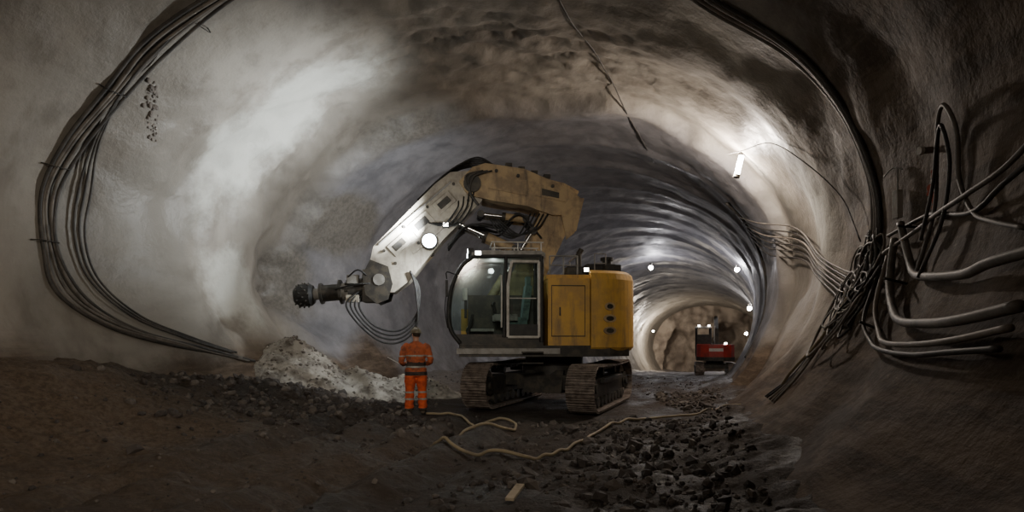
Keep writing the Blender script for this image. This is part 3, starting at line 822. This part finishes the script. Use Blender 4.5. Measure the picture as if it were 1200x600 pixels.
        g.tube([tb, tb+fwd*.022+upv*.022+side*.012, tb+fwd*.05+upv*.022+side*.03, tb+fwd*.062+upv*.012+side*.048], .011, M_skin, 8, 3, rs=[.014, .013, .011, .009])
        if s < 0:
            pc = wr+fwd*.105+side*.022
            g.cyl(pc-upv*.10+fwd*.02, pc+V((-.42, .05, .14)), .009, M_white, seg=8)
        g.build('hand_left' if s < 0 else 'hand_right', W)
build_worker()

# ------------------------------------------------------------ second small red machine
def build_red():
    z0 = fd(28.0); E = empty('compact_excavator', (9.5, 28.0, z0), math.radians(75), sc=.88)
    b = MB()
    for s in (-1, 1):
        y = s*.8; HL, R = .95, .30; pts = []
        for k in range(40):
            a = 2*math.pi*k/40; x = HL*(1 if math.cos(a) >= 0 else -1)+R*math.cos(a)
            pts.append((x, .33+R*math.sin(a)))
        b.prism(pts, y-.2, y+.2, M_track)
        for k in range(22):
            x = -1.1+2.2*k/21; b.box((x, y, .64), (.04, .42, .03), M_track); b.box((x, y, .02), (.04, .42, .03), M_track)
        for k in range(6):
            a = -math.pi/2+math.pi*k/5
            for sx in (-1, 1): b.box((sx*(HL+.31*math.cos(a)), y, .33+.31*math.sin(a)), (.03, .42, .05), M_track, Matrix.Rotation(-a*sx, 3, 'Y'))
        for x in (-.95, -.4, .1, .55, .95): b.cyl((x, y-.22, .3), (x, y+.22, .3), .18, M_dark, seg=14)
    b.box((0, 0, .5), (1.2, 1.3, .25), M_dark); b.cyl((0, 0, .6), (0, 0, .78), .45, M_dark, seg=20)
    pl = [(.9, .95), (-.6, .95), (-.95, .75), (-1.12, .35), (-1.12, -.35), (-.95, -.75), (-.6, -.95), (.9, -.95)]
    b.prism(pl[::-1], .78, .98, M_dark, axis='z'); 
    b.prism([(-.1, .93), (-.6, .93), (-.94, .75), (-1.1, .35), (-1.1, -.35), (-.94, -.75), (-.6, -.93), (-.1, -.93)][::-1], .98, 1.62, M_red, axis='z')
    b.box((-1.11, 0, 1.35), (.02, .7, .16), M_white)
    b.box((.35, -.6, 1.25), (.9, .6, .5), M_red)
    for x, y in ((.85, .92), (.85, .2), (-.1, .92), (-.1, .2)): b.cyl((x, y, .98), (x*.95, y, 2.5), .045, M_black, seg=8)
    b.box((.38, .56, 2.54), (1.1, .86, .09), M_grey); b.box((.15, .56, 1.3), (.5, .5, .5), M_seat); b.box((-.1, .56, 1.3), (.05, .7, .7), M_red); b.box((-.12, .56, 1.9), (.04, .7, .5), M_black)
    b.prism([(.8, 1.0), (1.05, 1.0), (1.4, 2.3), (1.8, 2.95), (1.7, 3.15), (1.2, 2.5)], -.28, -.08, M_dark)
    b.prism([(1.65, 3.2), (1.85, 3.05), (2.45, 1.7), (2.3, 1.6)], -.25, -.1, M_dark)
    b.prism([(2.2, 1.7), (2.6, 1.6), (2.65, 1.05), (2.3, .9), (2.1, 1.2)], -.5, .15, M_dark)
    b.cyl((1.0, -.18, 1.3), (1.5, -.18, 2.5), .06, M_chrome)
    for l in (.3, .8): b.box((-.2, l, 2.62), (.08, .12, .09), M_lamps)
    b.box((-.6, -.5, 1.68), (.1, .14, .1), M_lamps)
    b.build('machine_parts', E, bevel=.01)
build_red()

# ------------------------------------------------------------ cables and hoses on the walls
def onwall(pts, side, off=.07): return [wz(y, side, z, off) for y, z in pts]
b = MB()
base = [(9.75, 8.15), (10.2, 7.6), (10.5, 6.8), (10.6, 5.97), (10.6, 5.0), (10.6, 4.1), (10.65, 3.15), (10.9, 2.35), (11.5, 1.75), (12.4, 1.35), (13.7, 1.02)]
for k in range(6):
    o = (k-2.5)*.05; j = [random.uniform(-.025, .025) for _ in base]
    pts = [(y+o*(1+.5*math.sin(i*.9+k)+(.9 if i > 6 else 0))+j[i], z-(o*.5 if i > 6 else 0)) for i, (y, z) in enumerate(base)]
    b.tube(onwall(pts, -1, .05+.025*(k % 3)), random.choice([.02, .025, .03, .034]), random.choice([M_cable, M_hose, M_cable, M_hose]), 8, 8)
for k in range(3):
    o = .09*k
    pts = onwall([(10.45, 7.0), (10.62, 6.2), (10.85+o*.5, 5.2), (11.05+o, 4.3), (11.05+o, 3.5), (11.2+o, 2.7), (11.7+o, 2.0), (12.5+o, 1.5), (13.4+o, 1.15)], -1, .09)
    b.tube(pts, .02, M_cable, 8, 8)
for z in (7.2, 6.0, 4.6, 3.3):
    b.tube([wz(10.38, -1, z, .0), wz(10.44, -1, z, .14), wz(10.75, -1, z, .14), wz(10.8, -1, z, .0)], .010, M_dark, 6, 4)
b.build('cable_bundle')
b = MB()
base = [(9.75, 8.15), (9.75, 7.6), (9.7, 7.0), (9.5, 6.15), (9.35, 5.2), (9.25, 4.16), (9.2, 3.4), (9.2, 2.7), (9.1, 2.1), (8.8, 1.7)]
for k in range(6):
    o = (k-2.5)*.06
    pts = [(y+o+random.uniform(-.02, .02), z) for y, z in base]
    b.tube(onwall(pts, 1, .05+.03*(k % 2)), random.choice([.022, .028, .034]), random.choice([M_cable, M_hose, M_hose2]), 8, 8)
b.build('cable_bundle')
b = MB()
for k in range(5):
    o = k*.13
    b.tube(onwall([(19.4+o, 6.3), (19.8+o, 5.7), (20+o, 4.8), (20.2+o, 3.8), (20.2+o, 2.6), (20+o, 1.4), (19.6+o, .7)], 1, .1), .045, M_cable, 8, 8)
for k in range(6):
    z1 = 5.9-.16*k
    b.tube(onwall([(20, z1), (17.5, z1-.75-.05*k), (15, z1-1.55), (12.5, 3.3-.09*k), (10.8, 2.8-.09*k), (9.4, 2.6-.12*k)], 1, .13), .02, random.choice([M_hose, M_cable, M_hose2]), 8, 8)
b.build('cable_bundle')
b = MB()
for k in range(22):
    y0 = random.uniform(8.4, 9.4); z0 = random.uniform(1.8, 2.8); ry = random.uniform(.2, .65); rz = random.uniform(.3, .75)
    pts = []
    a0 = random.uniform(0, 6.28); tot = random.uniform(4, 8)
    for i in range(9):
        a = a0+tot*i/8; pts.append(wz(y0+ry*math.cos(a)+.04*i, 1, z0+rz*math.sin(a), .10+.12*random.random()))
    b.tube(pts, random.choice([.014, .018, .024]), random.choice([M_cable, M_hose, M_hose2, M_cable]), 8, 8)
for k in range(5):
    y0 = 9.2+.18*k
    b.tube(onwall([(y0, 2.4), (y0+.3, 1.8), (y0+.4, 1.3), (y0+.3, .9), (y0+.2+.1*k, .5)], 1, .08), .02, random.choice([M_cable, M_hose2]), 8, 8)
b.build('hose_tangle')
b = MB()
def W_(pts, r, m, off=.12): b.tube(onwall(pts, 1, off), r, m, 10, 8)
W_([(8.3, 3.0), (7.2, 3.05), (6.6, 2.95), (5.6, 2.75), (5.1, 2.9), (4.4, 3.1)], .024, M_cable)
W_([(8.3, 2.75), (7.3, 2.9), (6.5, 2.93), (5.7, 2.95), (5.0, 3.05), (4.3, 3.4)], .026, M_hose, .16)
W_([(7.9, 3.1), (7.5, 2.6), (7.1, 2.35), (6.3, 2.2), (5.4, 2.12), (4.9, 2.15), (4.2, 2.2)], .048, M_hose)
W_([(8.0, 2.9), (7.8, 2.3), (7.2, 1.9), (6.5, 1.72), (5.6, 1.66), (4.9, 1.66), (4.2, 1.75)], .048, M_hose, .14)
W_([(8.2, 2.7), (7.9, 2.0), (7.3, 1.62), (6.6, 1.48), (5.7, 1.46), (4.9, 1.50), (4.2, 1.6)], .03, M_hose2)
W_([(8.4, 2.5), (8.0, 1.8), (7.4, 1.52), (6.6, 1.40), (5.6, 1.36), (4.9, 1.40), (4.2, 1.45)], .026, M_cable)
W_([(7.0, 2.3), (6.75, 3.0), (6.7, 3.6), (6.5, 3.98), (6.25, 4.05), (6.05, 3.7), (6.05, 3.2), (5.6, 2.75), (5.1, 2.55), (4.6, 2.4)], .022, M_hose)
W_([(6.9, 2.7), (6.7, 3.3), (6.55, 3.75), (6.3, 3.85), (6.2, 3.4), (6.3, 2.8), (6.5, 2.2)], .02, M_cable, .16)
for z in (3.0, 2.3, 1.7):
    p = wz(7.6, 1, z, 0); b.cyl(p, wz(7.6, 1, z, .3), .018, M_dark, seg=8)
b.build('hose_bundle')
b = MB()
fp = [(4.85, 10.6), (4.95, 11.6), (4.45, 12.1), (3.7, 11.8), (2.9, 11.4), (2.1, 10.9), (1.45, 9.9), (1.02, 8.96), (.55, 8.2), (.1, 7.9), (-.45, 8.1), (-.95, 8.4), (-1.2, 8.9), (-1.05, 9.55), (-.5, 9.95), (-.02, 10.4), (.05, 10.9), (-.25, 11.05), (-.6, 10.9), (-.85, 11.3), (-1.15, 11.9), (-1.75, 12.2)]
cp = catmull([(x, y, 0) for x, y in fp], 4)
pts = [wz(9.0, 1, 2.3, .2), wz(9.6, 1, 1.5, .12), wz(10.1, 1, .75, .1)]+[V((q.x, q.y, fh(q.x, q.y)+.045)) for q in cp]
b.tube(pts, .024, M_yhose, 8, 4); b.build('ground_hose')

b = MB(); 
p = wz(8.1, 1, 3.4, .09); b.box(p, (.08, .11, .38), M_white); b.cyl(p+V((0, 0, .2)), p+V((0, 0, .5)), .012, M_grey, seg=6)
b.tube([p+V((0, -.1, .45)), p+V((0, .1, .52)), p+V((0, .3, .45))], .012, M_grey, 6, 4)
b.build('junction_box', bevel=.01)
b = MB(); p = wz(7.2, 1, 3.85, .0); q = wz(7.2, 1, 3.85, .14); b.cyl(p, q, .04, M_hose2, seg=14); b.cyl(q, q+(q-p)*.3, .05, M_white, seg=14); b.build('wall_anchor')
b = MB()
for k in range(30):
    y = 7.2+random.gauss(0, .08); z = 3.4+random.gauss(0, .09); p = wz(y, 1, z, .004); r = random.uniform(.02, .05)
    n = (wz(y, 1, z, .1)-wz(y, 1, z, 0)).normalized(); b.cyl(p-n*.02, p+n*.004, r, M_rpaint, seg=9)
b.build('paint_mark')
b = MB()
for k in range(70):
    t = random.random(); y = 11.0+.85*t+random.gauss(0, .04); z = 6.35-.85*t+random.gauss(0, .05); p = wz(y, -1, z, -.005); r = random.uniform(.015, .05)*(1.3-t*.6)
    b.sphere(p, (r*.5, r, r*1.3), M_rockm, 8, 6)
b.build('mud_splatter')
b = MB(); R = Matrix.Rotation(math.radians(-14), 3, 'Z') @ Matrix.Rotation(.06, 3, 'X'); b.box((.03, 5.75, fh(.03, 5.75)+.07), (.085, .45, .03), M_wood, R); b.build('wooden_stake', bevel=.004)
b = MB()
b.tube([wall(y, math.radians(a), .03) for y, a in ((10.5, 77), (11.1, 76.7), (11.7, 76), (12.3, 75.3), (13, 75), (13.7, 74), (14.4, 73), (15.3, 71.5), (16.3, 69.5), (17, 68.5), (18, 67), (20, 65))], .018, M_cable, 6, 8)
b.build('ceiling_crack')  # ceiling crack, modelled as a thin dark tube

# ------------------------------------------------------------ lamps
def tunnel_lamp(loc, power, col, L=.3, d=(0, 0, 1), r=.04, m=M_lamp, bulb=False):
    loc = V(loc); e = empty('tunnel_lamp', loc); k = MB(); d = V(d).normalized()
    if bulb:
        k.sphere((0, 0, 0), r, m, 16, 10); k.cyl((0, 0, r*.8), (0, 0, r*2), r*.6, M_dark, seg=12)
    else:
        k.cyl(-d*L/2, d*L/2, r, m, seg=12); k.cyl(d*L/2, d*(L/2+.07), r*1.3, M_dark, seg=12); k.cyl(-d*(L/2+.07), -d*L/2, r*1.3, M_dark, seg=12)
    k.build('lamp_body', e)
    c = V((axis(loc.y), loc.y, loc.z)); inn = (c-loc).normalized()
    light('glow', 'POINT', inn*.3+V((0, 0, -.05)), power, col, e, size=.12)
    return e
tunnel_lamp(wz(15.4, 1, 6.25, .30), 580, (1, .85, .72), .5, (.25, .0, 1), .065)
tunnel_lamp((9.3, 40, 6.25), 330, (.95, .93, 1), r=.15, bulb=True)
tunnel_lamp(wz(30, 1, 5.3, .3), 230, (.95, .93, 1), r=.12, bulb=True)
tunnel_lamp(wz(45, 1, 4.0, .3), 320, (1, .93, .85), r=.17, bulb=True)
tunnel_lamp(wz(30, 1, 1.6, .3), 30, (1, .93, .85), r=.08, bulb=True)
tunnel_lamp((axis(63)-5.2, 63, 2.2), 900, (1, .88, .74), r=.10, bulb=True)
b = MB(); b.tube([wz(15.4, 1, 6.55, .28), wz(14.5, 1, 6.3, .2), wz(13, 1, 5.9, .12), wz(12, 1, 5.2, .1), wz(11, 1, 4.2, .1), wz(10, 1, 3.2, .1)], .012, M_cable, 6, 8); b.build('lamp_cable')
light('arm_work_light', 'SPOT', ew(3.1, .62, 3.95), 1450, (.93, .98, 1), target=V(ew(3.1, .62, 3.95))+V((-3.3, .9, 1.8)), size=.12, spot=122, blend=1)
light('cab_work_light', 'SPOT', ew(2.25, 1.3, 3.45), 420, (.93, .98, 1), target=V((-5.2, 15.2, .8)), size=.1, spot=75, blend=.9)
light('boom_work_light', 'SPOT', ew(2.9, -.75, 4.0), 600, (.93, .98, 1), target=V((-4.5, 18, 5)), size=.12, spot=140, blend=.9)
light('stick_fill', 'POINT', ew(2.9, 1.0, 3.8), 16, (.93, .98, 1), size=.1)  # added fill beside the work lamp to brighten the stick face
light('rear_fill', 'SPOT', (.4, -4.5, 5.6), 2100, (1, .88, .72), target=(-8.5, 11, 1.4), size=.8, spot=82, blend=1)  # unseen fill added behind the camera to brighten the left wall
light('rear_side_fill', 'AREA', (-6.5, 1.5, 6.6), 48, (1, .84, .68), target=(4.5, 8, 2.2), size=1.0)  # added fill out of view, lifts the right wall
light('machine_fill', 'SPOT', (-.5, -1.5, 5.5), 1050, (1, .92, .80), target=(.4, 14, 2.6), size=.4, spot=44, blend=.9)  # added fill from the camera side to brighten excavator and worker
w = bpy.data.worlds.new('world'); scene.world = w; w.use_nodes = True
w.node_tree.nodes['Background'].inputs[0].default_value = (.10, .09, .08, 1); w.node_tree.nodes['Background'].inputs[1].default_value = .15

cam = bpy.data.cameras.new('camera'); co = bpy.data.objects.new('camera', cam); scene.collection.objects.link(co)
co.location = (0, 0, 1.6); co.rotation_euler = (math.radians(90), 0, 0)
cam.lens = 21.0; cam.sensor_width = 36.0; cam.shift_y = 95/1200; cam.clip_end = 300; cam.clip_start = .05
scene.camera = co
